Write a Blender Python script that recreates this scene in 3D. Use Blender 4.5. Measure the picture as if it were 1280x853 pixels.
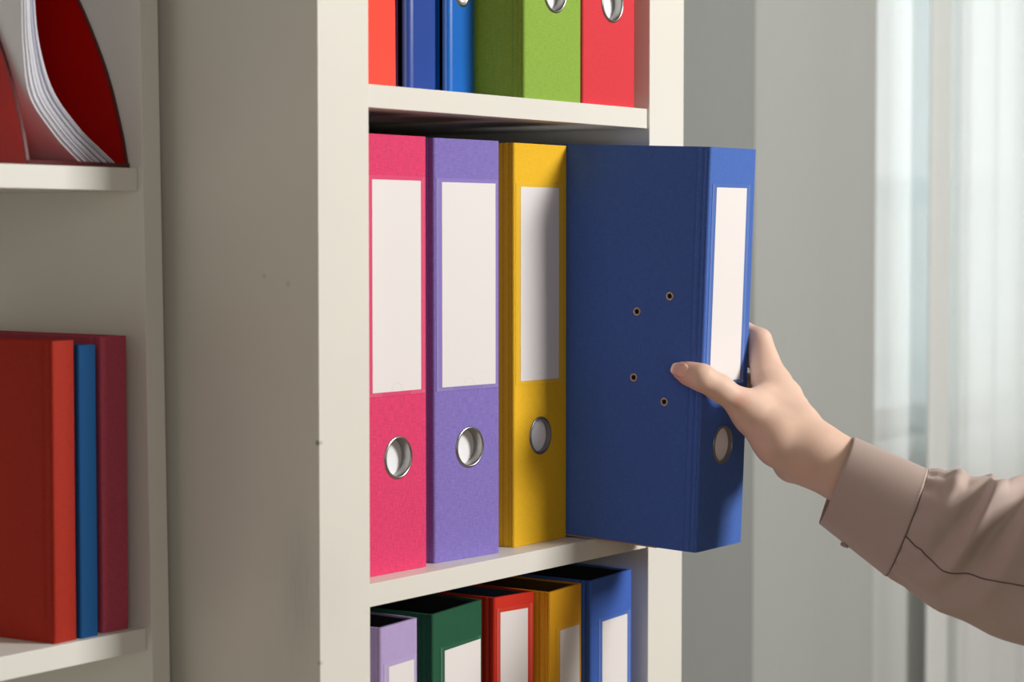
import bpy, bmesh, math, random
import numpy as np
from mathutils import Vector, Matrix, Euler
random.seed(3)
sc = bpy.context.scene
COL = sc.collection
for o in list(bpy.data.objects): bpy.data.objects.remove(o)

# ------------------------------------------------------------------ camera
cam_d = bpy.data.cameras.new('camera'); cam = bpy.data.objects.new('camera', cam_d); COL.objects.link(cam)
cam.location = (-1.132, -0.975, 1.4445)
_f = Vector((math.sin(.947962)*math.cos(.0471026), math.cos(.947962)*math.cos(.0471026), -math.sin(.0471026)))
cam.rotation_euler = _f.to_track_quat('-Z', 'Y').to_euler()
cam_d.sensor_width = 36; cam_d.lens = 76.95; cam_d.clip_start = .05; cam_d.clip_end = 3000
cam_d.dof.use_dof = True; cam_d.dof.focus_distance = 1.70; cam_d.dof.aperture_fstop = 7.1
sc.camera = cam
# ------------------------------------------------------------------ world, lights, exposure
w = bpy.data.worlds.new('overcast_sky'); sc.world = w; w.use_nodes = True
bg = w.node_tree.nodes['Background']; bg.inputs[0].default_value = (.93, .97, 1.0, 1); bg.inputs[1].default_value = 2.4
def area(name, loc, target, size, power, color=(1, 1, 1), size_y=None):
    d = bpy.data.lights.new(name, 'AREA'); d.energy = power; d.size = size; d.color = color
    if size_y: d.shape = 'RECTANGLE'; d.size_y = size_y
    o = bpy.data.objects.new(name, d); COL.objects.link(o); o.location = loc
    o.rotation_euler = (Vector(target)-Vector(loc)).to_track_quat('-Z', 'Y').to_euler(); return o
area('softbox_key', (1.14, -2.10, 2.34), (.30, 0, 1.33), .60, 63, (1, .98, .945))
area('added_fill', (-1.95, -1.95, 1.8), (0, .1, 1.35), 1.2, 7.6, (1, .96, .90))  # added fill lamp, brightens the side panel and the left unit
area('overhead_fill', (1.6, -1.5, 2.62), (1.6, -1.5, 0), 1.2, 2, (1, .98, .95))  # added soft fill from above, no ceiling fitting is visible
sc.view_settings.view_transform = 'Standard'; sc.view_settings.look = 'None'
sc.view_settings.gamma = 1; sc.view_settings.use_curve_mapping = False
sc.view_settings.exposure = 0.0

# ------------------------------------------------------------------ helpers
def lin(c):
    return tuple((v/255/12.92 if v/255 <= .04045 else ((v/255+.055)/1.055)**2.4) for v in c)
def obj(name, me, mat=None, parent=None, smooth=None):
    if isinstance(me, bmesh.types.BMesh):
        m = bpy.data.meshes.new(name); me.normal_update(); me.to_mesh(m); me.free(); me = m
    o = bpy.data.objects.new(name, me); COL.objects.link(o)
    if mat: me.materials.append(mat)
    if parent: o.parent = parent
    if smooth is not None:
        if smooth >= 180: me.polygons.foreach_set('use_smooth', [True]*len(me.polygons))
        else:
            me.polygons.foreach_set('use_smooth', [True]*len(me.polygons)); me.set_sharp_from_angle(angle=math.radians(smooth))
    return o
def thing(name, label, cat, loc, rot=(0, 0, 0), group=None):
    o = bpy.data.objects.new(name, None); COL.objects.link(o); o.location = loc; o.rotation_euler = rot
    o.empty_display_size = .02; tag(o, label, cat, group); return o
def tag(o, label=None, cat=None, group=None, kind=None):
    if label: o['label'] = label
    if cat: o['category'] = cat
    if group: o['group'] = group
    if kind: o['kind'] = kind
    return o
def bevel(o, wd, seg=2, ang=35):
    m = o.modifiers.new('bevel', 'BEVEL'); m.width = wd; m.segments = seg; m.limit_method = 'ANGLE'; m.angle_limit = math.radians(ang); m.harden_normals = False
    return o
def add_box(bm, x0, x1, y0, y1, z0, z1):
    v = [bm.verts.new(p) for p in ((x0,y0,z0),(x1,y0,z0),(x1,y1,z0),(x0,y1,z0),(x0,y0,z1),(x1,y0,z1),(x1,y1,z1),(x0,y1,z1))]
    for f in ((0,3,2,1),(4,5,6,7),(0,1,5,4),(1,2,6,5),(2,3,7,6),(3,0,4,7)): bm.faces.new([v[i] for i in f])
    return v
def box(x0, x1, y0, y1, z0, z1):
    bm = bmesh.new(); add_box(bm, x0, x1, y0, y1, z0, z1); return bm
def pydata(name, v, f):
    m = bpy.data.meshes.new(name); m.from_pydata([tuple(p) for p in v], [], [tuple(q) for q in f]); m.validate(); return m
def shell_xy(outer, inner, z0, z1):
    """closed wall from two matching polylines in plan, extruded upwards"""
    n = len(outer); v = []; f = []
    for z in (z0, z1):
        v += [(x, y, z) for x, y in outer]; v += [(x, y, z) for x, y in inner]
    O0, I0, O1, I1 = 0, n, 2*n, 3*n
    for i in range(n-1):
        f.append((O0+i, O0+i+1, O1+i+1, O1+i)); f.append((I0+i+1, I0+i, I1+i, I1+i+1))
        f.append((O1+i, O1+i+1, I1+i+1, I1+i)); f.append((O0+i+1, O0+i, I0+i, I0+i+1))
    f.append((O0, O1, I1, I0)); f.append((O0+n-1, I0+n-1, I1+n-1, O1+n-1))
    m = pydata('shell', v, f); bm = bmesh.new(); bm.from_mesh(m); bmesh.ops.recalc_face_normals(bm, faces=bm.faces); bpy.data.meshes.remove(m)
    return bm
def lathe(prof, n=48, c=(0, 0, 0), axis='y', close=False):
    """revolve (radius, depth) about an axis: y = spine normal, x = cover normal"""
    bm = bmesh.new(); rings = []
    for r, d in prof:
        ring = []
        for k in range(n):
            a = 2*math.pi*k/n
            p = (c[0]+r*math.cos(a), c[1]+d, c[2]+r*math.sin(a)) if axis == 'y' else (c[0]+d, c[1]+r*math.cos(a), c[2]+r*math.sin(a))
            ring.append(bm.verts.new(p))
        rings.append(ring)
    pairs = list(zip(rings, rings[1:])) + ([(rings[-1], rings[0])] if close else [])
    for A, B in pairs:
        for k in range(n): bm.faces.new((A[k], A[(k+1) % n], B[(k+1) % n], B[k]))
    if not close and prof[-1][0] < 1e-3: pass
    bmesh.ops.recalc_face_normals(bm, faces=bm.faces)
    return bm

# ------------------------------------------------------------------ materials
def mat(name):
    m = bpy.data.materials.new(name); m.use_nodes = True; nt = m.node_tree
    return m, nt, nt.nodes['Principled BSDF']
def N(nt, t, **k):
    n = nt.nodes.new(t)
    for a, b in k.items():
        if a.startswith('i_'): n.inputs[int(a[2:])].default_value = b
        else: setattr(n, a, b)
    return n
def plain(name, c, rough=.5, spec=.5, metal=0, coat=0, bump=0, scale=200):
    m, nt, p = mat(name); p.inputs['Base Color'].default_value = (*lin(c), 1); p.inputs['Roughness'].default_value = rough
    p.inputs['Specular IOR Level'].default_value = spec; p.inputs['Metallic'].default_value = metal; p.inputs['Coat Weight'].default_value = coat
    if bump:
        tc = N(nt, 'ShaderNodeTexCoord'); n = N(nt, 'ShaderNodeTexNoise'); n.inputs['Scale'].default_value = scale; n.inputs['Detail'].default_value = 4
        b = N(nt, 'ShaderNodeBump'); b.inputs['Strength'].default_value = bump; b.inputs['Distance'].default_value = .0004
        nt.links.new(tc.outputs['Object'], n.inputs['Vector']); nt.links.new(n.outputs[0], b.inputs['Height']); nt.links.new(b.outputs[0], p.inputs['Normal'])
    return m
def cloth(name, c, var=.22, bumpy=.5, rough=.75, sc_=1.0):
    """bookbinding linen: crossed threads in object space, colour and relief"""
    m, nt, p = mat(name); L = nt.links
    tc = N(nt, 'ShaderNodeTexCoord'); outs = []
    for s in ((160*sc_, 160*sc_, 1500*sc_), (1300*sc_, 1300*sc_, 130*sc_)):
        mp = N(nt, 'ShaderNodeMapping'); mp.inputs['Scale'].default_value = s
        n = N(nt, 'ShaderNodeTexNoise'); n.inputs['Scale'].default_value = 1; n.inputs['Detail'].default_value = 2.5; n.inputs['Roughness'].default_value = .6
        L.new(tc.outputs['Object'], mp.inputs[0]); L.new(mp.outputs[0], n.inputs['Vector']); outs.append(n.outputs[0])
    ad = N(nt, 'ShaderNodeMath', operation='ADD'); L.new(outs[0], ad.inputs[0]); L.new(outs[1], ad.inputs[1])
    mr = N(nt, 'ShaderNodeMapRange'); mr.inputs[1].default_value = .7; mr.inputs[2].default_value = 1.3
    mr.inputs[3].default_value = 1-var; mr.inputs[4].default_value = 1+var; L.new(ad.outputs[0], mr.inputs[0])
    sm = N(nt, 'ShaderNodeVectorMath', operation='SCALE'); sm.inputs[0].default_value = lin(c); L.new(mr.outputs[0], sm.inputs['Scale'])
    L.new(sm.outputs[0], p.inputs['Base Color'])
    b = N(nt, 'ShaderNodeBump'); b.inputs['Strength'].default_value = bumpy; b.inputs['Distance'].default_value = .0003
    L.new(ad.outputs[0], b.inputs['Height']); L.new(b.outputs[0], p.inputs['Normal'])
    p.inputs['Roughness'].default_value = rough; p.inputs['Specular IOR Level'].default_value = .3
    return m
def laminate(name, c, marks=()):
    """painted board: faint mottling, plus wear marks (position, radius, stretch) of their own"""
    m, nt, p = mat(name); L = nt.links; tc = N(nt, 'ShaderNodeTexCoord')
    n = N(nt, 'ShaderNodeTexNoise'); n.inputs['Scale'].default_value = 6; n.inputs['Detail'].default_value = 3
    L.new(tc.outputs['Object'], n.inputs['Vector'])
    mr = N(nt, 'ShaderNodeMapRange'); mr.inputs[3].default_value = .97; mr.inputs[4].default_value = 1.03; L.new(n.outputs[0], mr.inputs[0])
    cur = mr.outputs[0]
    for (pos, rad, amt, zs) in marks:
        sb = N(nt, 'ShaderNodeVectorMath', operation='SUBTRACT'); sb.inputs[1].default_value = pos; L.new(tc.outputs['Object'], sb.inputs[0])
        ml = N(nt, 'ShaderNodeVectorMath', operation='MULTIPLY'); ml.inputs[1].default_value = (0.4, 1, zs); L.new(sb.outputs[0], ml.inputs[0])
        n2 = N(nt, 'ShaderNodeTexNoise'); n2.inputs['Scale'].default_value = 1; n2.inputs['Detail'].default_value = 5
        mp = N(nt, 'ShaderNodeMapping'); mp.inputs['Scale'].default_value = (200, 900, 60*zs+20); L.new(tc.outputs['Object'], mp.inputs[0]); L.new(mp.outputs[0], n2.inputs['Vector'])
        ln = N(nt, 'ShaderNodeVectorMath', operation='LENGTH'); L.new(ml.outputs[0], ln.inputs[0])
        r2 = N(nt, 'ShaderNodeMapRange'); r2.interpolation_type = 'SMOOTHSTEP'; r2.inputs[1].default_value = rad; r2.inputs[2].default_value = 0
        r2.inputs[3].default_value = 0; r2.inputs[4].default_value = amt*1.6; L.new(ln.outputs['Value'], r2.inputs[0])
        mm = N(nt, 'ShaderNodeMath', operation='MULTIPLY'); L.new(r2.outputs[0], mm.inputs[0]); L.new(n2.outputs[0], mm.inputs[1])
        s = N(nt, 'ShaderNodeMath', operation='SUBTRACT'); s.inputs[0].default_value = 1; L.new(mm.outputs[0], s.inputs[1])
        m3 = N(nt, 'ShaderNodeMath', operation='MULTIPLY'); L.new(cur, m3.inputs[0]); L.new(s.outputs[0], m3.inputs[1]); cur = m3.outputs[0]
    sm = N(nt, 'ShaderNodeVectorMath', operation='SCALE'); sm.inputs[0].default_value = lin(c); L.new(cur, sm.inputs['Scale']); L.new(sm.outputs[0], p.inputs['Base Color'])
    p.inputs['Roughness'].default_value = .42; p.inputs['Specular IOR Level'].default_value = .4
    return m
def veil(name, c, transp, transl):
    m = bpy.data.materials.new(name); m.use_nodes = True; nt = m.node_tree; nt.nodes.clear(); L = nt.links
    out = N(nt, 'ShaderNodeOutputMaterial'); d = N(nt, 'ShaderNodeBsdfDiffuse'); t = N(nt, 'ShaderNodeBsdfTranslucent'); tr = N(nt, 'ShaderNodeBsdfTransparent')
    tc = N(nt, 'ShaderNodeTexCoord'); mp = N(nt, 'ShaderNodeMapping'); mp.inputs['Scale'].default_value = (900, 900, 40); n = N(nt, 'ShaderNodeTexNoise'); n.inputs['Scale'].default_value = 1
    L.new(tc.outputs['Object'], mp.inputs[0]); L.new(mp.outputs[0], n.inputs['Vector'])
    mr = N(nt, 'ShaderNodeMapRange'); mr.inputs[3].default_value = .93; mr.inputs[4].default_value = 1.05; L.new(n.outputs[0], mr.inputs[0])
    sm = N(nt, 'ShaderNodeVectorMath', operation='SCALE'); sm.inputs[0].default_value = lin(c); L.new(mr.outputs[0], sm.inputs['Scale'])
    L.new(sm.outputs[0], d.inputs[0]); L.new(sm.outputs[0], t.inputs[0])
    a = N(nt, 'ShaderNodeMixShader'); a.inputs[0].default_value = transl; L.new(d.outputs[0], a.inputs[1]); L.new(t.outputs[0], a.inputs[2])
    b = N(nt, 'ShaderNodeMixShader'); b.inputs[0].default_value = transp; L.new(a.outputs[0], b.inputs[1]); L.new(tr.outputs[0], b.inputs[2])
    L.new(b.outputs[0], out.inputs[0]); return m
def tinted(name, c, tint, k=.5, rough=.2):
    m, nt, p = mat(name); L = nt.links; p.inputs['Base Color'].default_value = (*lin(c), 1); p.inputs['Roughness'].default_value = rough
    tr = N(nt, 'ShaderNodeBsdfTransparent'); tr.inputs[0].default_value = (*lin(tint), 1)
    mx = N(nt, 'ShaderNodeMixShader'); mx.inputs[0].default_value = k; L.new(p.outputs[0], mx.inputs[1]); L.new(tr.outputs[0], mx.inputs[2])
    L.new(mx.outputs[0], nt.nodes['Material Output'].inputs[0]); return m

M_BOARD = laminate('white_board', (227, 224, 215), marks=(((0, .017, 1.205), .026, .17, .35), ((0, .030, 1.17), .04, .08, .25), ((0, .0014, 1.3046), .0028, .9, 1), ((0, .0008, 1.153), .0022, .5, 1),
    ((0, .0496, 1.418), .0035, .22, 1.2), ((0, .0275, 1.413), .0035, .22, 1.0)))
M_BOARD2 = laminate('grey_white_board', (234, 233, 226))
M_SHADE = plain('wall_paint', (172, 170, 166), .8, bump=.2, scale=90)
M_METAL = plain('polished_nickel', (176, 174, 170), .30, metal=1)
M_DARKM = plain('dark_nickel', (150, 147, 150), .35, metal=1)
M_BRONZE = plain('aged_brass', (196, 182, 160), .35, metal=1)
M_HOLE = plain('white_lining', (242, 242, 246), .7)
M_PAPER = plain('label_paper', (232, 227, 226), .55, bump=.15, scale=25)
M_BLACK = plain('black_lining', (20, 19, 19), .75)
M_DARKHOLE = plain('eyelet_hole', (10, 10, 20), .9)
M_CARD = plain('raw_greyboard', (170, 140, 112), .9)

# ------------------------------------------------------------------ the room
def struct(name, me, m, parent=None, smooth=None):
    o = obj(name, me, m, parent, smooth)
    if not parent: tag(o, kind='structure')
    return o
RX0, RX1, RY0, RY1, RZ = -2.7, 4.3, -3.3, .47, 2.75
WX0, WX1, WZ0, WZ1 = 1.72, 3.7, 1.141, 2.45
struct('floor', box(RX0, RX1, RY0, RY1+.15, -.05, 0), plain('oak_floor', (150, 125, 98), .45, bump=.3, scale=40))
struct('ceiling', box(RX0, RX1, RY0, RY1+.15, RZ, RZ+.05), M_SHADE)
bm = bmesh.new(); yb = RY1+.16
add_box(bm, RX0, WX0, RY1, yb, 0, RZ); add_box(bm, WX1, RX1, RY1, yb, 0, RZ); add_box(bm, WX0, WX1, RY1, yb, 0, WZ0); add_box(bm, WX0, WX1, RY1, yb, WZ1, RZ)
struct('wall_back', bm, M_SHADE)
struct('wall_left', box(RX0-.05, RX0, RY0, yb, 0, RZ), M_SHADE)
struct('wall_right', box(RX1, RX1+.05, RY0, yb, 0, RZ), M_SHADE)
struct('wall_front', box(RX0, RX1, RY0-.05, RY0, 0, RZ), M_SHADE)
M_FRAME = plain('window_frame_white', (238, 240, 240), .4)
bm = bmesh.new(); fy0, fy1, t = RY1+.09, RY1+.14, .05
add_box(bm, WX0, WX0+t, fy0, fy1, WZ0, WZ1); add_box(bm, WX1-t, WX1, fy0, fy1, WZ0, WZ1)
add_box(bm, WX0+t, WX1-t, fy0, fy1, WZ0, WZ0+.035); add_box(bm, WX0+t, WX1-t, fy0, fy1, WZ1-t, WZ1)
win = struct('window_1', bm, M_FRAME); win['kind'] = 'structure'
g = bpy.data.materials.new('clear_pane'); g.use_nodes = True; nt = g.node_tree; nt.nodes.clear()
o_ = N(nt, 'ShaderNodeOutputMaterial'); tr = N(nt, 'ShaderNodeBsdfTransparent'); tr.inputs[0].default_value = (.93, .96, .96, 1); gl = N(nt, 'ShaderNodeBsdfGlossy'); gl.inputs['Roughness'].default_value = .02
mx = N(nt, 'ShaderNodeMixShader'); mx.inputs[0].default_value = .06; nt.links.new(tr.outputs[0], mx.inputs[1]); nt.links.new(gl.outputs[0], mx.inputs[2]); nt.links.new(mx.outputs[0], o_.inputs[0])
obj('pane', box(WX0+t, WX1-t, RY1+.112, RY1+.118, WZ0+.035, WZ1-t), g, win)
obj('sill', box(WX0-.03, WX1+.03, RY1-.015, RY1+.09, WZ0-.02, WZ0), M_FRAME, win)
# far hazy land beyond the window
def land(name, d0, h, c, seed, w0=-600, w1=2600):
    rnd = random.Random(seed); n = 60; v = []; f = []
    for i in range(n+1):
        x = w0+(w1-w0)*i/n; hh = h*(.9+.1*math.sin(i*.5+seed)+.05*rnd.random())
        v += [(x, d0, -30), (x, d0+40, hh*.55), (x, d0+140, hh), (x, d0+260, hh*.6), (x, d0+400, -30)]
    for i in range(n):
        for j in range(4): f.append((i*5+j, i*5+5+j, i*5+6+j, i*5+1+j))
    return struct(name, pydata(name, v, f), plain(name+'_haze', c, 1, spec=0), smooth=180)
land('distant_hill', 420, 44, (205, 214, 218), 1)
land('near_rise', 260, 16, (222, 228, 228), 5)
struct('outdoor_ground', box(-900, 2800, 8, 900, -31, -30), plain('pale_ground', (205, 210, 208), 1, spec=0))

# ------------------------------------------------------------------ curtains (behind the bookcase, in front of the window)
def smooth_poly(pts, per=14):
    P = [Vector((*p, 0)) for p in pts]; out = []
    for i in range(len(P)-1):
        p0 = P[max(i-1, 0)]; p1 = P[i]; p2 = P[i+1]; p3 = P[min(i+2, len(P)-1)]
        for k in range(per):
            s = k/per; out.append(.5*((2*p1)+(p2-p0)*s+(2*p0-5*p1+4*p2-p3)*s*s+(3*p1-p0-3*p2+p3)*s**3))
    out.append(P[-1]); return [(p.x, p.y) for p in out]
def curtain(name, pts, m, z0, z1, label, th=.0012):
    o = smooth_poly(pts); n = len(o); inn = []
    for i in range(n):
        a = Vector(o[max(i-1, 0)]); b = Vector(o[min(i+1, n-1)]); t_ = (b-a).normalized(); nn = Vector((-t_.y, t_.x)); inn.append((o[i][0]+nn.x*th, o[i][1]+nn.y*th))
    # rows so that the hem can swing a little wider than the heading
    v = []; f = []; rows = 12
    for r in range(rows+1):
        s = r/rows; z = z0+(z1-z0)*s; k = 1+.12*(1-s)
        for (x, y) in o: v.append((x, .385+(y-.385)*k, z))
    for r in range(rows):
        for i in range(n-1): f.append((r*n+i, r*n+i+1, (r+1)*n+i+1, (r+1)*n+i))
    me = pydata(name, v, f); ob = obj(name, me, m, None, 180)
    md = ob.modifiers.new('thickness', 'SOLIDIFY'); md.thickness = th
    tag(ob, label, 'curtain'); return ob
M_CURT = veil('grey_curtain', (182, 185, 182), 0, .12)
M_SHEER = veil('sheer_white', (246, 248, 247), .36, .45)
M_SHEERD = veil('sheer_white_gathered', (246, 248, 247), .24, .35)
M_GATH = veil('sheer_white_bunched', (238, 240, 238), .06, .3)
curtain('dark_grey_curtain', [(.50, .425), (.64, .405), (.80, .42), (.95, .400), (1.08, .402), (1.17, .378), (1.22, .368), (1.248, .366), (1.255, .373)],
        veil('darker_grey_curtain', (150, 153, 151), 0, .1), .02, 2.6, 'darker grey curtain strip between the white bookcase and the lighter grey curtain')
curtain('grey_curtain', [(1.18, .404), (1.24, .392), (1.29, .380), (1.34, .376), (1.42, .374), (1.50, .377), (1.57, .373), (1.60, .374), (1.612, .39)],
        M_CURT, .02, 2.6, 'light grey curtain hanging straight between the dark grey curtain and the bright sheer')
curtain('sheer_curtain', [(1.60, .40), (1.66, .395), (1.72, .402), (1.78, .396), (1.85, .40), (1.93, .396)], M_SHEER, .03, 2.58,
        'thin see-through white sheer beside the grey curtain, showing the bright window', .0006)
curtain('gathered_curtain', [(1.755, .365), (1.78, .375), (1.81, .36), (1.84, .378), (1.846, .392)], M_GATH, .03, 2.6,
        'narrow pale gathered curtain fold standing between two bright window strips')
curtain('folded_curtain', [(1.885, .39), (1.892, .372), (1.93, .380), (1.98, .362), (2.03, .384), (2.08, .366), (2.115, .372), (2.12, .392), (2.17, .37), (2.25, .40), (2.33, .365), (2.45, .40), (2.6, .37), (2.75, .40), (2.95, .37)], M_SHEERD, .03, 2.6,
        'wide pale translucent curtain at the right edge behind the raised arm')

# ------------------------------------------------------------------ main bookcase
FW, IN0, IN1, OUT1 = .0543, .0543, .4222, .4769
bc = thing('bookcase', 'tall white bookcase with thick uprights holding coloured lever arch binders', 'bookcase', (0, 0, 0))
for x0, x1 in ((0, IN0), (IN1, OUT1)): bevel(obj('side_panel', box(x0, x1, 0, .40, 0, 2.30), M_BOARD, bc), .0006)
tops = [.1444, .4964, .8484, 1.2, 1.552, 1.904, 2.256]
for zt in tops: bevel(obj('shelf', box(IN0+.0004, IN1-.0004, .0022, .392, zt-.0163, zt), M_BOARD, bc), .0004)
obj('back_panel', box(IN0+.0004, IN1-.0004, .393, .399, .02, 2.29), M_BOARD, bc)
bevel(obj('top_panel', box(-.003, OUT1+.003, -.003, .402, 2.30, 2.32), M_BOARD, bc), .0006)
# ------------------------------------------------------------------ left shelving unit, leaning back a touch
lb = thing('shelving_unit', 'narrow-edged off-white shelf unit at the left, set back beside the bookcase', 'shelf unit', (0, 0, 0))
yf = lambda z: .1383+(z-1.6129)*.0156
def leaning(x0, x1, z0, z1):
    bm = bmesh.new(); v = [bm.verts.new(p) for p in ((x0, yf(z0), z0), (x1, yf(z0), z0), (x1, .42, z0), (x0, .42, z0), (x0, yf(z1), z1), (x1, yf(z1), z1), (x1, .42, z1), (x0, .42, z1))]
    for f in ((0,3,2,1),(4,5,6,7),(0,1,5,4),(1,2,6,5),(2,3,7,6),(3,0,4,7)): bm.faces.new([v[i] for i in f])
    return bm
for x0, x1 in ((-.0295, -.012), (-.83, -.8125)): bevel(obj('side_panel', leaning(x0, x1, 0, 2.2), M_BOARD2, lb), .0005)
M_EDGE = plain('brown_edge_gap', (110, 100, 86), .8)
for k in range(-3, 4):
    zt = 1.1675+.3261*k; bevel(obj('shelf', box(-.812, -.0298, yf(zt)+.0052, .41, zt-.0161, zt), M_BOARD2, lb), .0004)
obj('back_panel', box(-.812, -.0298, .4105, .416, .1, 2.19), M_BOARD2, lb)
obj('top_panel', box(-.835, -.008, yf(2.2)-.002, .42, 2.2005, 2.218), M_BOARD2, lb)

# ------------------------------------------------------------------ lever arch binders
def binder(label, cat, pos, rot, W, H, D, col, name='lever_arch_binder', kind='cloth', paper=None, ring=None, dots=True, group=None, rc=.0022, t=.0026, groove=True, skew=0, ch=.0008, board_edge=False, metal=None, deep=.0082, lining=M_BLACK, eyelets=(), rough=.75, var=.2, smallring=None):
    r = thing(name, label, cat, pos, rot, group)
    if kind == 'cloth': m = cloth('linen_'+name, col, var=var, rough=rough)
    elif kind == 'paper': m = cloth('paper_cover', col, var=.05, bumpy=.2, rough=.5, sc_=.6)
    else: m = plain('glossy_plastic', col, .25, coat=.4)
    light = tuple(min(255, c*.5+255*.5) for c in col)
    # spine: rounded corners, round hole punched through
    e = .0002
    arcL = [(rc-rc*math.cos(a), rc-rc*math.sin(a)) for a in np.linspace(0, math.pi/2, 6)]
    arcR = [(W-x, y) for x, y in arcL[::-1]]
    tt = min(t, .0026)
    def off(pts):   # inner offset
        res = []
        for i, (x, y) in enumerate(pts):
            a = pts[max(i-1, 0)]; b = pts[min(i+1, len(pts)-1)]; dx, dy = b[0]-a[0], b[1]-a[1]; l = math.hypot(dx, dy); res.append((x-dy/l*tt, y+dx/l*tt))
        return res
    bm = bmesh.new()
    for seg in (arcL, arcR):
        s2 = shell_xy(seg, off(seg), 0, H); me = bpy.data.meshes.new('t'); s2.to_mesh(me); s2.free(); bm.from_mesh(me); bpy.data.meshes.remove(me)
    if ring:
        rx, rz, rr = ring; s = rr*1.25
        xs = [rc, rx-s, rx+s, W-rc]; zs = [0, rz-s, rz+s, H]
        for y, fl in ((0, 0), (tt, 1)):
            for i in range(3):
                for j in range(3):
                    if (i, j) == (1, 1): continue
                    q = [bm.verts.new(p) for p in ((xs[i], y, zs[j]), (xs[i+1], y, zs[j]), (xs[i+1], y, zs[j+1]), (xs[i], y, zs[j+1]))]
                    bm.faces.new(q[::-1] if fl else q)
        n = 48; hr = rr*.89
        for y, fl in ((0, 0), (tt, 1)):
            ci = []; sq = []
            for k in range(n):
                a = 2*math.pi*k/n; c_, s_ = math.cos(a), math.sin(a); q = s/max(abs(c_), abs(s_))
                ci.append(bm.verts.new((rx+hr*c_, y, rz+hr*s_))); sq.append(bm.verts.new((rx+q*c_, y, rz+q*s_)))
            for k in range(n):
                f = (sq[k], sq[(k+1) % n], ci[(k+1) % n], ci[k]); bm.faces.new(f[::-1] if fl else f)
        bmesh.ops.remove_doubles(bm, verts=bm.verts, dist=1e-6)
        for z in (0, H):
            q = [bm.verts.new(p) for p in ((rc, 0, z), (W-rc, 0, z), (W-rc, tt, z), (rc, tt, z))]; bm.faces.new(q)
    else: add_box(bm, rc, W-rc, 0, tt, 0, H)
    bmesh.ops.remove_doubles(bm, verts=bm.verts, dist=1e-6)
    bmesh.ops.recalc_face_normals(bm, faces=bm.faces)
    obj('spine', bm, m, r, 30)
    # covers with two pressed hinge grooves
    g_ = .0009 if groove else .0
    prof = [(0, rc+.0003), (0, .0045), (g_*.5, .0051), (g_, .0058), (g_*.5, .0065), (0, .0071), (0, .0098), (g_*.5, .0104), (g_, .0112), (g_*.5, .012), (0, .0128), (0, D)]
    if kind == 'gloss': ch = 0
    prof = [(x-ch*min(1, max(0, (y-rc)/.0055)), y) for x, y in prof]
    for side in (0, 1):
        o2 = [((x if side == 0 else W-x), y) for x, y in prof]; i2 = [((tt-ch*min(1, max(0, (y-rc)/.0055)) if side == 0 else W-tt+ch*min(1, max(0, (y-rc)/.0055))), y) for x, y in prof]
        c_ = obj('cover', shell_xy(o2, i2, 0, H), m, r, 50)
    # dark inside lining
    q = tt+.0001; x_in, x_out = q, q+.0012
    obj('lining', shell_xy([(x_in, D-.002), (x_in, x_in), (W-x_in, x_in), (W-x_in, D-.002)], [(x_out, D-.002), (x_out, x_out), (W-x_out, x_out), (W-x_out, D-.002)], .001, H-.0012) if not ring else
        shell_xy([(x_in, D-.002), (x_in, .014), (W-x_in, .014), (W-x_in, D-.002)], [(x_out, D-.002), (x_out, .0152), (W-x_out, .0152), (W-x_out, D-.002)], .001, H-.0012), lining, r)
    # block of filed sheets inside, well below the rim
    if W > .03: obj('filed_sheets', box(.0065, W*.62, .020, D-.012, .006, H-.022), M_HOLE if kind != 'x' else M_BLACK, r)
    if ring:
        mm = metal or M_METAL
        obj('finger_ring', lathe([(rr, 0), (rr*.99, -.0006), (rr*.95, -.0010), (rr*.89, -.0010), (rr*.868, -.0004), (rr*.865, .001), (rr*.865, deep+.0003), (rr*.89, deep+.0003), (rr*.89, .001), (rr, .0002)], 56, (rx, 0, rz), close=True), mm, r, 60)
        bm = lathe([(rr*.868, 0), (rr*.0005, 0)], 40, (rx, deep, rz)); obj('hole_backing', bm, M_HOLE, r)
    if smallring:
        rx, rz, rr = smallring
        obj('finger_ring', lathe([(rr, 0), (rr*.95, -.0008), (rr*.8, -.0012), (rr*.62, -.0006), (rr*.6, .0005), (rr, .0005)], 40, (rx, 0, rz), close=True), M_METAL, r, 60)
        obj('hole_backing', lathe([(rr*.62, 0), (.0001, 0)], 32, (rx, -.0002, rz)), M_HOLE, r)
    if paper:
        x0, x1, z0, z1 = paper; mw = .0062
        px0, px1, pz0, pz1 = max(x0-mw, .0025), min(x1+mw, W-.0025), z0-.0030, z1+.0030
        pk = obj('label_pocket', box(px0, px1, -.00028, -.00002, pz0, pz1), plain('clear_film_over_cloth', tuple(c*.93+255*.07 for c in col), .33, bump=.1), r)
        obj('paper_label', box(x0, x1, -.00050, -.00029, z0, z1), M_PAPER, r)
        # thumb notch of the pocket, a faint half-round edge
        bm = bmesh.new(); xc = (x0+x1)/2; R_ = .0062
        for k in range(16):
            a0, a1 = math.pi*k/16, math.pi*(k+1)/16
            pts = [(xc+R_*math.cos(a0), z0+R_*math.sin(a0)), (xc+R_*math.cos(a1), z0+R_*math.sin(a1)), (xc+(R_-.00025)*math.cos(a1), z0+(R_-.00025)*math.sin(a1)), (xc+(R_-.00025)*math.cos(a0), z0+(R_-.00025)*math.sin(a0))]
            a = [bm.verts.new((x, -.00054, z)) for x, z in pts]; b = [bm.verts.new((x, -.00049, z)) for x, z in pts]
            bm.faces.new(a)
            for j in range(4): bm.faces.new((a[j], b[j], b[(j+1) % 4], a[(j+1) % 4]))
        obj('film_notch', bm, plain('film_edge', (214, 206, 204), .3), pk)
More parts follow.
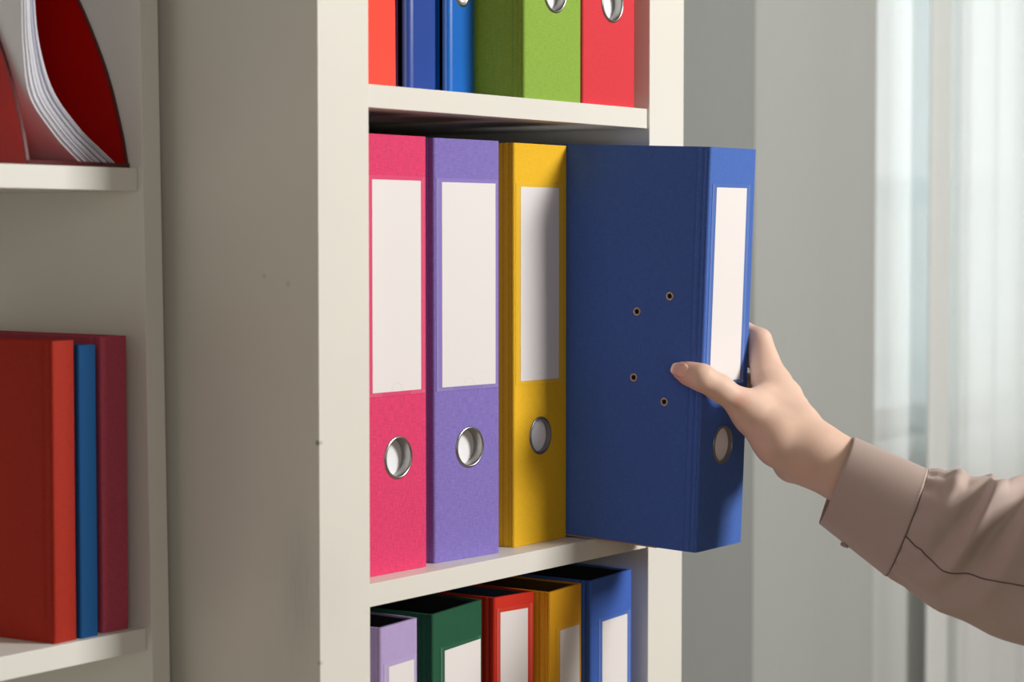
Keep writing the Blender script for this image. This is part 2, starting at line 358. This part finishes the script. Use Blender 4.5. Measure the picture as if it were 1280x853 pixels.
        if dots:
            bm = bmesh.new(); s = .00052; pitch = .00165
            def dot(x, z):
                c0 = bm.verts.new((x, -.00062, z)); q = [bm.verts.new((x+s*a, -.00027, z+s*b)) for a, b in ((-1, 0), (0, -1), (1, 0), (0, 1))]
                for j in range(4): bm.faces.new((q[j], q[(j+1) % 4], c0))
            nz = int((pz1-pz0)/pitch)
            for i in range(nz):
                z = pz0+pitch*(i+.5)
                for xx in (px0+.0012, px1-.0026): dot(xx, z); dot(xx+.0013, z+pitch/2)
            nb = int((px1-px0)*.27/pitch)
            for i in range(nb):
                for xx in (px0+pitch*i+.001, px1-pitch*i-.001): dot(xx, pz0+.0006); dot(xx+pitch*.5, pz0+.0018)
            tag(obj('weld_dots', bm, plain('weld_dot', light, .35), pk), kind='stuff')
    for (y, z) in eyelets:
        ey = obj('eyelet', lathe([(.0036, 0), (.0034, -.0006), (.0028, -.0009), (.0021, -.0006), (.0018, 0), (.0018, .0008), (.0036, .0008)], 28, (-ch, y, z), axis='x', close=True), M_BRONZE, r, 60)
        obj('eyelet_hole', lathe([(.0019, 0), (.00002, 0)], 20, (-ch-.00015, y, z), axis='x'), M_DARKHOLE, ey)
    if board_edge: obj('board_edge', box(-ch-.0004, .0024-ch, .036, D-.001, -.0004, .0006), M_CARD, r)
    if skew:      # the case leans out of square: spine slanted against the parallel covers
        for ch in r.children_recursive:
            for q_ in ch.data.vertices: q_.co.y += math.tan(skew)*(q_.co.x-W/2)
    return r
R_ = math.radians
GM = 'lever arch binders on the middle shelf'; GL = 'binders on the lower shelf'; GU = 'binders and folders on the upper shelf'
Hb = .3188
binder('pink linen lever arch binder, first on the middle shelf beside the thick upright', 'binder', (.0705, .0225, 1.2002), (0, 0, R_(-1.5)), .0757, Hb, .285, (222, 60, 108), paper=(.0137, .0683, .1326, .2862), ring=(.0424, .084, .0158), group=GM)
binder('purple linen lever arch binder between the pink and yellow binders', 'binder', (.1608, .0255, 1.2002), (0, 0, R_(-5.5)), .0745, Hb, .285, (130, 114, 190), paper=(.0088, .0690, .1320, .2860), ring=(.0398, .0850, .0158), group=GM)
binder('yellow lever arch binder partly shaded by the pulled-out blue binder', 'binder', (.2645, .0262, 1.2002), (0, 0, 0), .0744, Hb, .285, (236, 184, 28), paper=(.0088, .0618, .1310, .2845), ring=(.0362, .0862, .0152), metal=M_DARKM, deep=.0036, dots=False, group=GM, var=.08)
binder('dark blue lever arch binder being pulled out of the middle shelf by a hand', 'binder', (.3423, -.0941, 1.1969), (.0403, -.0044, .008), .0735, .3185, .285, (70, 106, 184), paper=(.0110, .0590, .134, .2872), ring=(.0360, .0830, .0155), metal=M_DARKM, deep=.0026, var=.12, board_edge=True,
       eyelets=((.0316, .2006), (.0615, .1867), (.0624, .1339), (.0333, .1168)), group=GM)
Z0 = .8486
binder('lilac narrow binder at the left end of the lower shelf, black inside', 'binder', (.0715, .0076, Z0), (0, 0, 0), .0500, .3176, .27, (180, 160, 206), kind='paper', paper=(.0105, .0440, .13, .2880), dots=True, group=GL, skew=R_(6))
binder('dark green wide binder on the lower shelf between the lilac and red binders', 'binder', (.1372, .0142, Z0), (0, 0, 0), .0765, .3176, .28, (26, 84, 58), paper=(.0175, .0730, .13, .2880), group=GL, var=.1, skew=R_(8))
binder('bright red narrow binder on the lower shelf with grey-white label and teal inside', 'binder', (.2255, .0135, Z0), (0, 0, 0), .0450, .3176, .28, (205, 44, 26), kind='paper', paper=(.0065, .0365, .13, .3055), group=GL, lining=plain('teal_lining', (30, 58, 74), .6), skew=R_(-9), ch=0.0004)
binder('amber yellow binder on the lower shelf between red and blue ones', 'binder', (.2735, .0008, Z0), (0, 0, 0), .0545, .3172, .28, (226, 162, 26), kind='paper', paper=(.0165, .0492, .13, .2845), dots=False, group=GL, lining=plain('brown_lining', (92, 62, 22), .7), skew=R_(6.5), ch=0.0004)
binder('medium blue binder on the lower shelf, last on the right', 'binder', (.3382, .0058, Z0), (0, 0, 0), .0735, .3176, .28, (62, 100, 186), paper=(.0195, .0640, .13, .2815), dots=True, group=GL, var=.08, skew=R_(5.5))
Z1 = 1.5522
binder('orange-red plain plastic folder at the left end of the upper shelf', 'folder', (.0935, .050, Z1), (0, R_(-.5), 0), .054, .318, .26, (250, 82, 66), name='plastic_folder', kind='gloss', rc=.001, group=GU)
binder('royal blue glossy ring binder with rounded spine beside the orange-red folder', 'binder', (.1600, .050, Z1), (0, 0, 0), .0405, .318, .27, (44, 74, 156), name='ring_binder', kind='gloss', rc=.008, group=GU, groove=False)
binder('bright azure glossy ring binder with a small metal finger ring', 'binder', (.2045, .046, Z1), (0, 0, 0), .0400, .318, .27, (24, 104, 196), name='ring_binder', kind='gloss', rc=.007, group=GU, groove=False, smallring=(.0195, .0790, .0090))
binder('lime green lever arch binder standing forward on the upper shelf', 'binder', (.2470, .0040, Z1), (0, 0, 0), .0790, .318, .285, (136, 172, 62), ring=(.042, .084, .0158), group=GU, var=.14, ch=0.0012)
binder('bright red lever arch binder, last on the right of the upper shelf', 'binder', (.3325, .0070, Z1), (0, 0, 0), .0778, .318, .285, (214, 54, 64), ring=(.043, .084, .0163), group=GU, var=.08)

# ------------------------------------------------------------------ hardback books on the left unit
def book(label, pos, rot, T, H, D, col, var=.15, tc_=.0024, group='books on the lower left shelf'):
    r = thing('hardback_book', label, 'book', pos, rot, group); m = cloth('book_cloth', col, var=var, rough=.7, bumpy=.35)
    for s in (0, 1):
        prof = [(0, .0022), (0, .0045), (.0006, .0062), (.0009, .0075), (.0006, .0088), (0, .0105), (0, D)]
        f = (lambda x: x) if s == 0 else (lambda x: T-x)
        bevel(obj('cover', shell_xy([(f(x), y) for x, y in prof], [(f(tc_), y) for x, y in prof], 0, H), m, r), .0004)
    arc = [(.002-.002*math.cos(a), .002-.002*math.sin(a)) for a in np.linspace(0, math.pi/2, 5)]
    arc = arc+[(T-x, y) for x, y in arc[::-1]]; inn = [(min(max(x, .0018), T-.0018), .0030) for x, y in arc]
    obj('spine', shell_xy(arc, inn, 0, H), m, r, 40)
    obj('page_block', box(tc_+.0001, T-tc_-.0001, .0032, D-.003, .003, H-.003), plain('page_edges', (226, 214, 190), .85), r)
    return r
ZS = 1.1677
book('orange-red cloth hardback, nearest of three, with a worn spine top', (-.1112, .1418, ZS), (0, 0, R_(4)), .0222, .2068, .155, (168, 37, 16))
book('slim cobalt blue book between the red and crimson hardbacks', (-.0868, .1425, ZS), (0, 0, R_(-1)), .0168, .2030, .150, (12, 84, 144), var=.04)
book('dusty crimson cloth hardback against the shelf side, tallest of three', (-.0628, .1460, ZS), (0, 0, R_(-2)), .0250, .2080, .155, (186, 74, 94))

# ------------------------------------------------------------------ translucent red magazine file with papers
ZT = 1.4938; XL, XR = -.1240, -.0300
mf = thing('magazine_file', 'translucent red plastic magazine file with curved sides on the upper left shelf', 'magazine file', (0, 0, ZT))
M_RED = tinted('red_plastic', (204, 14, 8), (255, 74, 24), .52, .12)
edge = [(.150, 0), (.1525, .012), (.1552, .0235), (.1595, .038), (.1645, .0535), (.1715, .071), (.1800, .0885), (.1895, .106), (.2000, .1235), (.2130, .143), (.230, .165), (.252, .190), (.280, .218), (.310, .245), (.335, .268), (.350, .290), (.352, .306)]
edge = smooth_poly(edge, 4)
def side(x0, x1):
    n = len(edge); v = []; f = []
    for x in (x0, x1):
        v += [(x, y, z) for y, z in edge]; v += [(x, .405, z) for y, z in edge]
    for i in range(n-1):
        f += [(i, i+1, n+i+1, n+i), (2*n+i+1, 2*n+i, 3*n+i, 3*n+i+1), (i+1, i, 2*n+i, 2*n+i+1), (n+i, n+i+1, 3*n+i+1, 3*n+i)]
    f += [(0, n, 3*n, 2*n), (n-1, 3*n-1, 4*n-1, 2*n-1)]
    m_ = pydata('side', v, f); bm = bmesh.new(); bm.from_mesh(m_); bmesh.ops.recalc_face_normals(bm, faces=bm.faces); return bm
for x in (XL, XR-.0022): obj('side_wall', side(x, x+.0022), M_RED, mf)
obj('base', box(XL+.0022, XR-.0022, .150, .405, .0003, .003), M_RED, mf)
obj('back_wall', box(XL+.0022, XR-.0022, .4028, .405, .003, .306), M_RED, mf)
M_RIM = plain('dark_red_edge', (84, 12, 12), .25)
for x in (XL, XR-.0022):
    v = []; f = []; n = len(edge)
    for i, (y, z) in enumerate(edge): v += [(x-.0001, y-.0003, z), (x+.0023, y-.0003, z), (x+.0023, y+.0006, z+.0002), (x-.0001, y+.0006, z+.0002)]
    for i in range(n-1):
        for j in range(4): f.append((4*i+j, 4*i+(j+1) % 4, 4*i+4+(j+1) % 4, 4*i+4+j))
    obj('rim', pydata('rim', v, f), M_RIM, mf)
obj('front_edge', box(XL, XR, .1492, .1502, .0002, .0032), M_RIM, mf)
Lc = smooth_poly([(-.0700, 1.4975), (-.0790, 1.5040), (-.0944, 1.5171), (-.1142, 1.5406), (-.1195, 1.5724), (-.1203, 1.6045), (-.1203, 1.66), (-.1203, 1.79)], 6)
Rc = smooth_poly([(-.0350, 1.4975), (-.0490, 1.5070), (-.0686, 1.5208), (-.0919, 1.5445), (-.1040, 1.5736), (-.1085, 1.6056), (-.1090, 1.66), (-.1088, 1.79)], 6)
M_SHEET = [plain('copy_paper', c, .7) for c in ((236, 236, 244), (216, 218, 234), (242, 242, 246))]
NS = 16
for k in range(NS):
    s0, s1 = k/NS, (k+.80)/NS; y0 = .158+.0012*math.sin(k*2.3); ins = []; A = []; B = []
    for (a, b) in zip(Lc, Rc):
        A.append((a[0]+(b[0]-a[0])*s0, a[1]+(b[1]-a[1])*s0)); B.append((a[0]+(b[0]-a[0])*s1, a[1]+(b[1]-a[1])*s1))
    n = len(A); v = []; f = []
    for y in (y0, y0+.21): v += [(x, y, z) for x, z in A]+[(x, y, z) for x, z in B]
    for i in range(n-1): f += [(i, i+1, n+i+1, n+i), (2*n+i, 3*n+i, 3*n+i+1, 2*n+i+1), (i, 2*n+i, 2*n+i+1, i+1), (n+i, n+i+1, 3*n+i+1, 3*n+i)]
    f += [(0, n, 3*n, 2*n), (n-1, 3*n-1, 4*n-1, 2*n-1)]
    m_ = pydata('sheet', v, f); bm = bmesh.new(); bm.from_mesh(m_); bmesh.ops.recalc_face_normals(bm, faces=bm.faces)
    tag(obj('paper_sheet', bm, M_SHEET[k % 3], None, 40), 'white paper sheet curling over inside the translucent red magazine file', 'paper', 'curled papers in the red magazine file')

# ------------------------------------------------------------------ the hand and forearm: one continuous surface grown from a distance field
V = lambda *p: np.array(p, dtype=float)
prims = []   # (a, b, ra, rb, k)
def cap(a, b, ra, rb, k=.006): prims.append((V(*a), V(*b), ra, rb, k))
ttip, tip2, tip_ip, tmid, tmcp, tcmc = (.3328, -.0860, 1.3405), (.3310, -.0946, 1.3386), (.3308, -.1056, 1.3362), (0.3432, -0.1141, 1.3279), (0.3671, -0.1284, 1.3095), (0.3731, -0.1523, 1.2859)
imcp, ipip, idip, itip = (0.4150, -0.1232, 1.3275), (.4232, -.1055, 1.3620), (.4250, -.0830, 1.3730), (.4240, -.0620, 1.3760)
carp, heel, wrist = (0.3900, -0.1601, 1.2894), (0.3943, -0.1508, 1.2664), (0.3874, -0.1783, 1.2749)
fa1, fa2 = (0.3954, -0.2007, 1.2625), (0.3923, -0.2717, 1.2216)
# thumb
cap(ttip, tip2, .0074, .0089, .004); cap(tip2, tip_ip, .0089, .0100, .004); cap(tip_ip, tmid, .0098, .0092, .006)
cap(tmid, tmcp, .0093, .0125, .008); cap(tmcp, tcmc, .0135, .0155, .012)
# index metacarpal, index finger hooked round the far face
cap(carp, imcp, .0140, .0122, .010); cap(imcp, ipip, .0122, .0090, .007); cap((0.4217, -0.1047, 1.3524), (0.4089, -0.1178, 1.3315), .0085, .0110, .006); cap(ipip, idip, .0082, .0074, .005); cap(idip, itip, .0074, .0062, .004)
# first web and thenar mass
cap((.3860, -.1340, 1.3030), (.4060, -.1310, 1.3130), .0085, .0100, .012); cap(tmcp, (.4060, -.1300, 1.3150), .0080, .0090, .010)
cap(tcmc, carp, .0160, .0160, .012)
cap((0.3746, -0.1472, 1.2911), (0.4006, -0.1436, 1.2954), .0125, .0140, .012)
cap((0.3868, -0.1296, 1.3147), (0.3907, -0.1526, 1.2890), .0125, .0160, .014); cap((0.4087, -0.1268, 1.3235), (0.4000, -0.1511, 1.2977), .0105, .0150, .014); cap((0.3720, -0.1307, 1.3018), (0.3791, -0.1504, 1.2847), .0120, .0150, .012)
# other metacarpals and fingers
for mc, mp, pp, dp, tp, r in (((0.4054, -0.1561, 1.2862), (.4310, -.1270, 1.3180), (.4300, -.1020, 1.3440), (.4265, -.0800, 1.3520), (.4245, -.0600, 1.3540), .0098),
                              ((0.4141, -0.1515, 1.2802), (.4420, -.1290, 1.3060), (.4350, -.1000, 1.3230), (.4270, -.0800, 1.3300), (.4245, -.0620, 1.3320), .0092),
                              ((0.4177, -0.1468, 1.2732), (.4480, -.1290, 1.2910), (.4390, -.1040, 1.3020), (.4290, -.0860, 1.3080), (.4240, -.0700, 1.3110), .0084)):
    cap(mc, mp, .0125, r+.001, .010); cap(mp, pp, r, r-.001, .005); cap(pp, dp, r-.001, r-.0018, .003); cap(dp, tp, r-.0018, r-.0030, .003)
# heel of the hand, wrist, forearm
cap((0.4002, -0.1582, 1.2778), heel, .0130, .0118, .010); cap(carp, wrist, .0165, .0175, .012); cap(heel, wrist, .0115, .0175, .013)
cap(wrist, fa1, .0178, .0195, .014); cap((0.3873, -0.1617, 1.2658), (0.3923, -0.1954, 1.2543), .0110, .0120, .012); cap((0.3902, -0.1698, 1.2792), (0.3995, -0.1944, 1.2630), .0165, .0175, .012); cap(tcmc, wrist, .0160, .0175, .014)
cap(fa1, fa2, .0208, .0255, .014)
def sdf(P):
    d = None
    for a, b, ra, rb, k in prims:
        ab = b-a; t_ = np.clip(((P-a)@ab)/(ab@ab), 0, 1); di = np.linalg.norm(P-a-t_[..., None]*ab, axis=-1)-(ra+(rb-ra)*t_)
        if d is None: d = di
        else:
            h = np.clip(.5+.5*(d-di)/k, 0, 1); d = d*(1-h)+di*h-k*h*(1-h)
    return d
def surface_net(lo, hi, st):
    ax = [np.arange(lo[i], hi[i]+st, st) for i in range(3)]; sh = tuple(len(a) for a in ax)
    D = np.empty(sh)
    for i in range(0, sh[0], 16):
        G = np.stack(np.meshgrid(ax[0][i:i+16], ax[1], ax[2], indexing='ij'), -1); D[i:i+16] = sdf(G)
    S = D < 0
    cs = S[:-1, :-1, :-1].astype(np.int8)
    for dx in (0, 1):
        for dy in (0, 1):
            for dz in (0, 1):
                if dx+dy+dz: cs = cs+S[dx:sh[0]-1+dx, dy:sh[1]-1+dy, dz:sh[2]-1+dz]
    act = (cs > 0) & (cs < 8); idx = -np.ones(act.shape, dtype=np.int64); cells = np.argwhere(act); idx[act] = np.arange(len(cells))
    acc = np.zeros((len(cells), 3)); cnt = np.zeros(len(cells))
    corners = [(i, j, k) for i in (0, 1) for j in (0, 1) for k in (0, 1)]
    for c in corners:
        for a in range(3):
            if c[a] == 1: continue
            e2 = list(c); e2[a] = 1; p0 = cells+np.array(c); p1 = cells+np.array(e2)
            d0 = D[tuple(p0.T)]; d1 = D[tuple(p1.T)]; m_ = (d0 < 0) != (d1 < 0); t_ = np.where(m_, d0/(d0-d1+1e-12), 0)
            q = p0.astype(float); q[:, a] += t_; acc[m_] += q[m_]; cnt[m_] += 1
    vt = acc/cnt[:, None]*st+np.array([ax[0][0], ax[1][0], ax[2][0]]); faces = []
    for a in range(3):
        b, c = (a+1) % 3, (a+2) % 3
        s0 = [slice(None)]*3; s1 = [slice(None)]*3; s0[a] = slice(0, -1); s1[a] = slice(1, None); A0 = S[tuple(s0)]; A1 = S[tuple(s1)]
        E_ = np.argwhere(A0 != A1); E_ = E_[(E_[:, b] > 0) & (E_[:, c] > 0) & (E_[:, b] < sh[b]-1) & (E_[:, c] < sh[c]-1)]
        def cell(db, dc):
            q = E_.copy(); q[:, b] += db; q[:, c] += dc; return idx[tuple(q.T)]
        F = np.stack([cell(-1, -1), cell(0, -1), cell(0, 0), cell(-1, 0)], 1); ins = A0[tuple(E_.T)]
        F[~ins] = F[~ins][:, ::-1]; faces.append(F)
    return vt, np.concatenate(faces)
vt, fc = surface_net((.305, -.315, 1.175), (.49, -.045, 1.395), .0016)
me = bpy.data.meshes.new('person'); me.from_pydata(vt.tolist(), [], fc.tolist()); me.validate(); me.update()
# skin
m, nt, p = mat('skin'); L = nt.links; tc = N(nt, 'ShaderNodeTexCoord')
n1 = N(nt, 'ShaderNodeTexNoise'); n1.inputs['Scale'].default_value = 55; n1.inputs['Detail'].default_value = 4; L.new(tc.outputs['Object'], n1.inputs['Vector'])
cr = N(nt, 'ShaderNodeMix', data_type='RGBA'); cr.inputs['A'].default_value = (*lin((234, 203, 183)), 1); cr.inputs['B'].default_value = (*lin((224, 186, 164)), 1); L.new(n1.outputs[0], cr.inputs['Factor'])
cur = cr.outputs['Result']
for pos, rad, amt in (((.3318, -.090, 1.340), .022, .55), ((.3320, -.106, 1.337), .013, .35), ((.352, -.128, 1.318), .012, .45), ((.418, -.134, 1.262), .018, .6), ((.424, -.10, 1.36), .018, .5), ((.42, -.12, 1.335), .02, .15)):
    sb = N(nt, 'ShaderNodeVectorMath', operation='DISTANCE'); sb.inputs[1].default_value = pos; L.new(tc.outputs['Object'], sb.inputs[0])
    r2 = N(nt, 'ShaderNodeMapRange'); r2.interpolation_type = 'SMOOTHSTEP'; r2.inputs[1].default_value = rad; r2.inputs[2].default_value = 0; r2.inputs[3].default_value = 0; r2.inputs[4].default_value = amt; L.new(sb.outputs['Value'], r2.inputs[0])
    mx = N(nt, 'ShaderNodeMix', data_type='RGBA'); L.new(r2.outputs[0], mx.inputs['Factor']); L.new(cur, mx.inputs['A']); mx.inputs['B'].default_value = (*lin((216, 128, 104)), 1); cur = mx.outputs['Result']
L.new(cur, p.inputs['Base Color']); p.inputs['Roughness'].default_value = .55; p.inputs['Specular IOR Level'].default_value = .3
p.inputs['Subsurface Weight'].default_value = .18; p.inputs['Subsurface Radius'].default_value = (1, .35, .2); p.inputs['Subsurface Scale'].default_value = .004
n2 = N(nt, 'ShaderNodeTexVoronoi'); n2.inputs['Scale'].default_value = 900; L.new(tc.outputs['Object'], n2.inputs['Vector'])
b_ = N(nt, 'ShaderNodeBump'); b_.inputs['Strength'].default_value = .12; b_.inputs['Distance'].default_value = .0003; L.new(n2.outputs['Distance'], b_.inputs['Height']); L.new(b_.outputs[0], p.inputs['Normal'])
M_SKIN = m
person = obj('person', me, M_SKIN, None, 180)
sm_ = person.modifiers.new('relax', 'SMOOTH'); sm_.factor = .5; sm_.iterations = 6
tag(person, 'hand and forearm in beige blouse sleeve gripping the dark blue binder', 'person')
# thumb nail laid on the skin surface
ax_ = V(*ttip)-V(*tip_ip); ax_ /= np.linalg.norm(ax_)
view = V(-.80, -.59, .10); nrm = view-ax_*(view@ax_); nrm /= np.linalg.norm(nrm); sid = np.cross(ax_, nrm)
c0 = V(*ttip)*.60+V(*tip2)*.40
nv = []; nf = []; nu, nw = 18, 14
def drop(P, n_, far=.02):
    lo_, hi_ = 0., far; 
    for _ in range(30):
        mid = (lo_+hi_)/2
        if sdf((P+n_*mid)[None])[0] < 0: lo_ = mid
        else: hi_ = mid
    return P+n_*lo_
for i in range(nu+1):
    u = -1+2*i/nu
    wdt = .0064*(1-max(0, (abs(u)-.35)/.65)**2.4*.50)
    for j in range(nw+1):
        s = -1+2*j/nw; base = c0+ax_*(u*.0092)+sid*(s*wdt)
        q = drop(c0+ax_*(min(u, .62)*.0092)+sid*(s*wdt*.9), nrm) + ax_*(max(0, u-.62)*.0092)
        edge_ = max(abs(s), abs(u))**6
        nv.append(q+nrm*(.00055*(1-edge_)-.0002*edge_))
for i in range(nu):
    for j in range(nw): a = i*(nw+1)+j; nf.append((a, a+1, a+nw+2, a+nw+1))
m, nt, p = mat('nail'); tc = N(nt, 'ShaderNodeTexCoord'); dt = N(nt, 'ShaderNodeVectorMath', operation='DOT_PRODUCT'); dt.inputs[1].default_value = tuple(ax_); nt.links.new(tc.outputs['Object'], dt.inputs[0])
r2 = N(nt, 'ShaderNodeMapRange'); r2.inputs[1].default_value = float(c0@ax_)+.0062; r2.inputs[2].default_value = float(c0@ax_)+.0070; nt.links.new(dt.outputs['Value'], r2.inputs[0])
mx = N(nt, 'ShaderNodeMix', data_type='RGBA'); mx.inputs['A'].default_value = (*lin((240, 188, 168)), 1); mx.inputs['B'].default_value = (*lin((252, 236, 220)), 1); nt.links.new(r2.outputs[0], mx.inputs['Factor']); nt.links.new(mx.outputs['Result'], p.inputs['Base Color'])
p.inputs['Roughness'].default_value = .22
nail = obj('thumb_nail', pydata('nail', nv, nf), m, person, 180); md = nail.modifiers.new('thick', 'SOLIDIFY'); md.thickness = .0004
# fingernails of the hidden fingers, on the outer side of each tip
for tp, dp, r in ((itip, idip, .0062), ((.4245, -.0600, 1.3540), (.4265, -.0800, 1.3520), .0068), ((.4245, -.0620, 1.3320), (.4270, -.0800, 1.3300), .0062), ((.4240, -.0700, 1.3110), (.4290, -.0860, 1.3080), .0054)):
    a_ = V(*tp)-V(*dp); a_ /= np.linalg.norm(a_); n_ = V(1, 0, 0); n_ = n_-a_*(n_@a_); n_ /= np.linalg.norm(n_); s_ = np.cross(a_, n_); vv = []; ff = []
    for i in range(7):
        for j in range(7):
            u = -1+i/3; s = -1+j/3; q = drop(V(*tp)-a_*.001+a_*(u*.0048)+s_*(s*.0038), n_); vv.append(q+n_*.0004)
    for i in range(6):
        for j in range(6): a = i*7+j; ff.append((a, a+1, a+8, a+7))
    o2 = obj('fingernail', pydata('fingernail', vv, ff), m, person, 180); md = o2.modifiers.new('thick', 'SOLIDIFY'); md.thickness = .0004

# ------------------------------------------------------------------ the blouse sleeve
def fabric(name, c):
    m, nt, p = mat(name); L = nt.links; tc = N(nt, 'ShaderNodeTexCoord'); p.inputs['Base Color'].default_value = (*lin(c), 1)
    n = N(nt, 'ShaderNodeTexNoise'); n.inputs['Scale'].default_value = 1400; n.inputs['Detail'].default_value = 2; L.new(tc.outputs['Object'], n.inputs['Vector'])
    b = N(nt, 'ShaderNodeBump'); b.inputs['Strength'].default_value = .25; b.inputs['Distance'].default_value = .0002; L.new(n.outputs[0], b.inputs['Height']); L.new(b.outputs[0], p.inputs['Normal'])
    p.inputs['Roughness'].default_value = .62; p.inputs['Specular IOR Level'].default_value = .35; p.inputs['Sheen Weight'].default_value = .25; p.inputs['Sheen Roughness'].default_value = .4
    return m
M_BLOUSE = fabric('beige_satin', (184, 164, 155)); M_SEAM = fabric('seam_groove_shade', (96, 79, 70))  # seam cords are coloured dark to stand for shade in the seam grooves
FWD = V(_f.x, _f.y, _f.z)
cl = [V(0.3898, -0.1918, 1.2556), V(0.3886, -0.2523, 1.2285), V(0.3866, -0.2848, 1.2172), V(0.3782, -0.3512, 1.2065), V(0.3569, -0.4427, 1.1946)]
ul = [0]; 
for a, b in zip(cl, cl[1:]): ul.append(ul[-1]+np.linalg.norm(b-a))
UC = ul[1]; UE = ul[-1]
def interp(x, xs, ys):
    return float(np.interp(x, xs, ys))
def center(u):
    return np.array([np.interp(u, ul, [c[i] for c in cl]) for i in range(3)])
def smooth_center(u): return (center(u-.008)+center(u)+center(u+.008)+center(min(u+.016, UE)))/4 if u > UC+.01 else center(u)
T0 = (cl[1]-cl[0])/np.linalg.norm(cl[1]-cl[0]); T1 = (cl[3]-cl[1])/np.linalg.norm(cl[3]-cl[1])
def sleeve(u, a, lift=0.):
    """a: 0 top edge, +pi/2 towards the camera side, pi underside"""
    k = min(max((u-UC)/.06, 0), 1); T = T0*(1-k)+T1*k; T /= np.linalg.norm(T)
    s = -(FWD-T*(FWD@T)); s /= np.linalg.norm(s); up = np.cross(s, T); s = -(FWD-.25*T*(FWD@T)); s /= np.linalg.norm(s); up = up-.17*T; up = up if up[2] > 0 else -up
    top = interp(u, [0, UC, UC+.008, UC+.02, UC+.035, UC+.048, UC+.060, UC+.072, UC+.09, UC+.11, UC+.15], [.0365, .0425, .0455, .0500, .0500, .0540, .0585, .0520, .0600, .0575, .060])
    bot = interp(u, [0, UC, UC+.01, UC+.04, UC+.08, UC+.15], [.0345, .0430, .0440, .0520, .0560, .058])
    dep = interp(u, [0, UC, UC+.03, UC+.15], [.034, .039, .044, .048])
    ca, sa = math.cos(a), math.sin(a); h = (1+ca)/2
    rn = top*h+bot*(1-h)
    v = max(0, u-UC)
    d = lift
    if v > 0:
        d += .0016*math.cos(a*17+1.3*math.sin(3*a))*math.exp(-v/.014)*min(1, v/.003)
        for (u0, sl, am, wd, a0, aw) in ((.022, -.010, .0050, .008, .6, 1.0), (.056, -.026, .0100, .0080, 1.0, 1.0), (.041, -.020, -.0085, .0075, 1.0, .9), (.074, -.026, -.0105, .0080, 1.0, 1.0), (.095, -.026, .0080, .011, 1.0, 1.0), (.118, -.02, -.006, .01, 1.0, .9), (.030, .012, -.0018, .010, 1.9, .5), (.070, .02, .0020, .014, 2.2, .5)):
            d += am*math.exp(-((v-u0-sl*(a-a0))/wd)**2)*math.exp(-((a-a0)/aw)**2)
        d += .0009*math.sin(v*90+2*a)*min(1, v/.03)
    sa = math.copysign(abs(sa)**.85, sa); ca = math.copysign(abs(ca)**.92, ca)
    return smooth_center(u)+up*(ca*(rn+d))+s*(sa*(dep+d))
def tube(name, us, na, thick, m, lift=0.):
    v = []; f = []
    for u in us:
        for j in range(na): v.append(sleeve(u, 2*math.pi*j/na, lift))
    for i in range(len(us)-1):
        for j in range(na): f.append((i*na+j, (i+1)*na+j, (i+1)*na+(j+1) % na, i*na+(j+1) % na))
    q = [V(*v[k]) for k in f[0]]; nn = np.cross(q[1]-q[0], q[2]-q[0])
    if nn@(q[0]-center(us[0])) < 0: f = [t_[::-1] for t_ in f]
    o = obj(name, pydata(name, v, f), m, person, 180); md = o.modifiers.new('thickness', 'SOLIDIFY'); md.thickness = thick; md.offset = -1
    return o
cuff = tube('cuff', np.linspace(0, UC, 30), 120, .0016, M_BLOUSE, .0006)
slv = tube('sleeve', np.linspace(UC-.001, UE, 130), 168, .0012, M_BLOUSE)
def cord(name, pts, r, m, parent, n=6):
    v = []; f = []; pts = [V(*q) for q in pts]
    for i, c in enumerate(pts):
        t_ = pts[min(i+1, len(pts)-1)]-pts[max(i-1, 0)]; t_ /= np.linalg.norm(t_); a = np.cross(t_, FWD); a /= np.linalg.norm(a); b = np.cross(t_, a)
        for k in range(n): v.append(c+r*(math.cos(2*math.pi*k/n)*a+math.sin(2*math.pi*k/n)*b))
    for i in range(len(pts)-1):
        for k in range(n): f.append((i*n+k, i*n+(k+1) % n, (i+1)*n+(k+1) % n, (i+1)*n+k))
    return obj(name, pydata(name, v, f), m, parent, 180)
cord('cuff_seam', [sleeve(UC+.0002, 2*math.pi*j/120, .0002) for j in range(121)], .00045, M_SEAM, slv)
bm = bmesh.new(); bmq = []
for j in range(0, 96):
    a0 = 2*math.pi*j/96; P0 = sleeve(UC-.0018, a0, .0007); P1 = sleeve(UC-.0018, a0+.036, .0007); c_ = (P0+P1)/2; n_ = c_-center(UC); n_ /= np.linalg.norm(n_); t_ = (P1-P0); w_ = T0*.0003
    q = [bm.verts.new(tuple(x)) for x in (P0-w_, P1-w_, P1+w_, P0+w_)]; top_ = bm.verts.new(tuple(c_+n_*.0004))
    for k in range(4): bm.faces.new((q[k], q[(k+1) % 4], top_))
bmesh.ops.recalc_face_normals(bm, faces=bm.faces)
tag(obj('topstitching', bm, fabric('thread', (196, 176, 166)), cuff), kind='stuff')
PATH = [(0.0, 1.78), (.010, 1.84), (.020, 1.93), (.030, 1.96), (.042, 1.93), (.058, 1.86), (.075, 1.82), (.095, 1.80), (.120, 1.82)]
pp = smooth_poly(PATH, 8)
cord('sleeve_seam', [sleeve(UC+u, a, .0001) for u, a in pp], .00055, M_SEAM, slv)
# closing button of the cuff on its underside
P = sleeve(.026, 3.0, .0008); n_ = P-center(.026); n_ /= np.linalg.norm(n_)
bm = bmesh.new(); bmesh.ops.create_cone(bm, cap_ends=True, segments=24, radius1=.0036, radius2=.0032, depth=.0018)
bmesh.ops.transform(bm, matrix=Matrix.Translation(tuple(P+n_*.001)) @ Vector(tuple(n_)).to_track_quat('Z', 'Y').to_matrix().to_4x4(), verts=bm.verts)
obj('button', bm, plain('shell_button', (150, 132, 122), .3), cuff, 40)
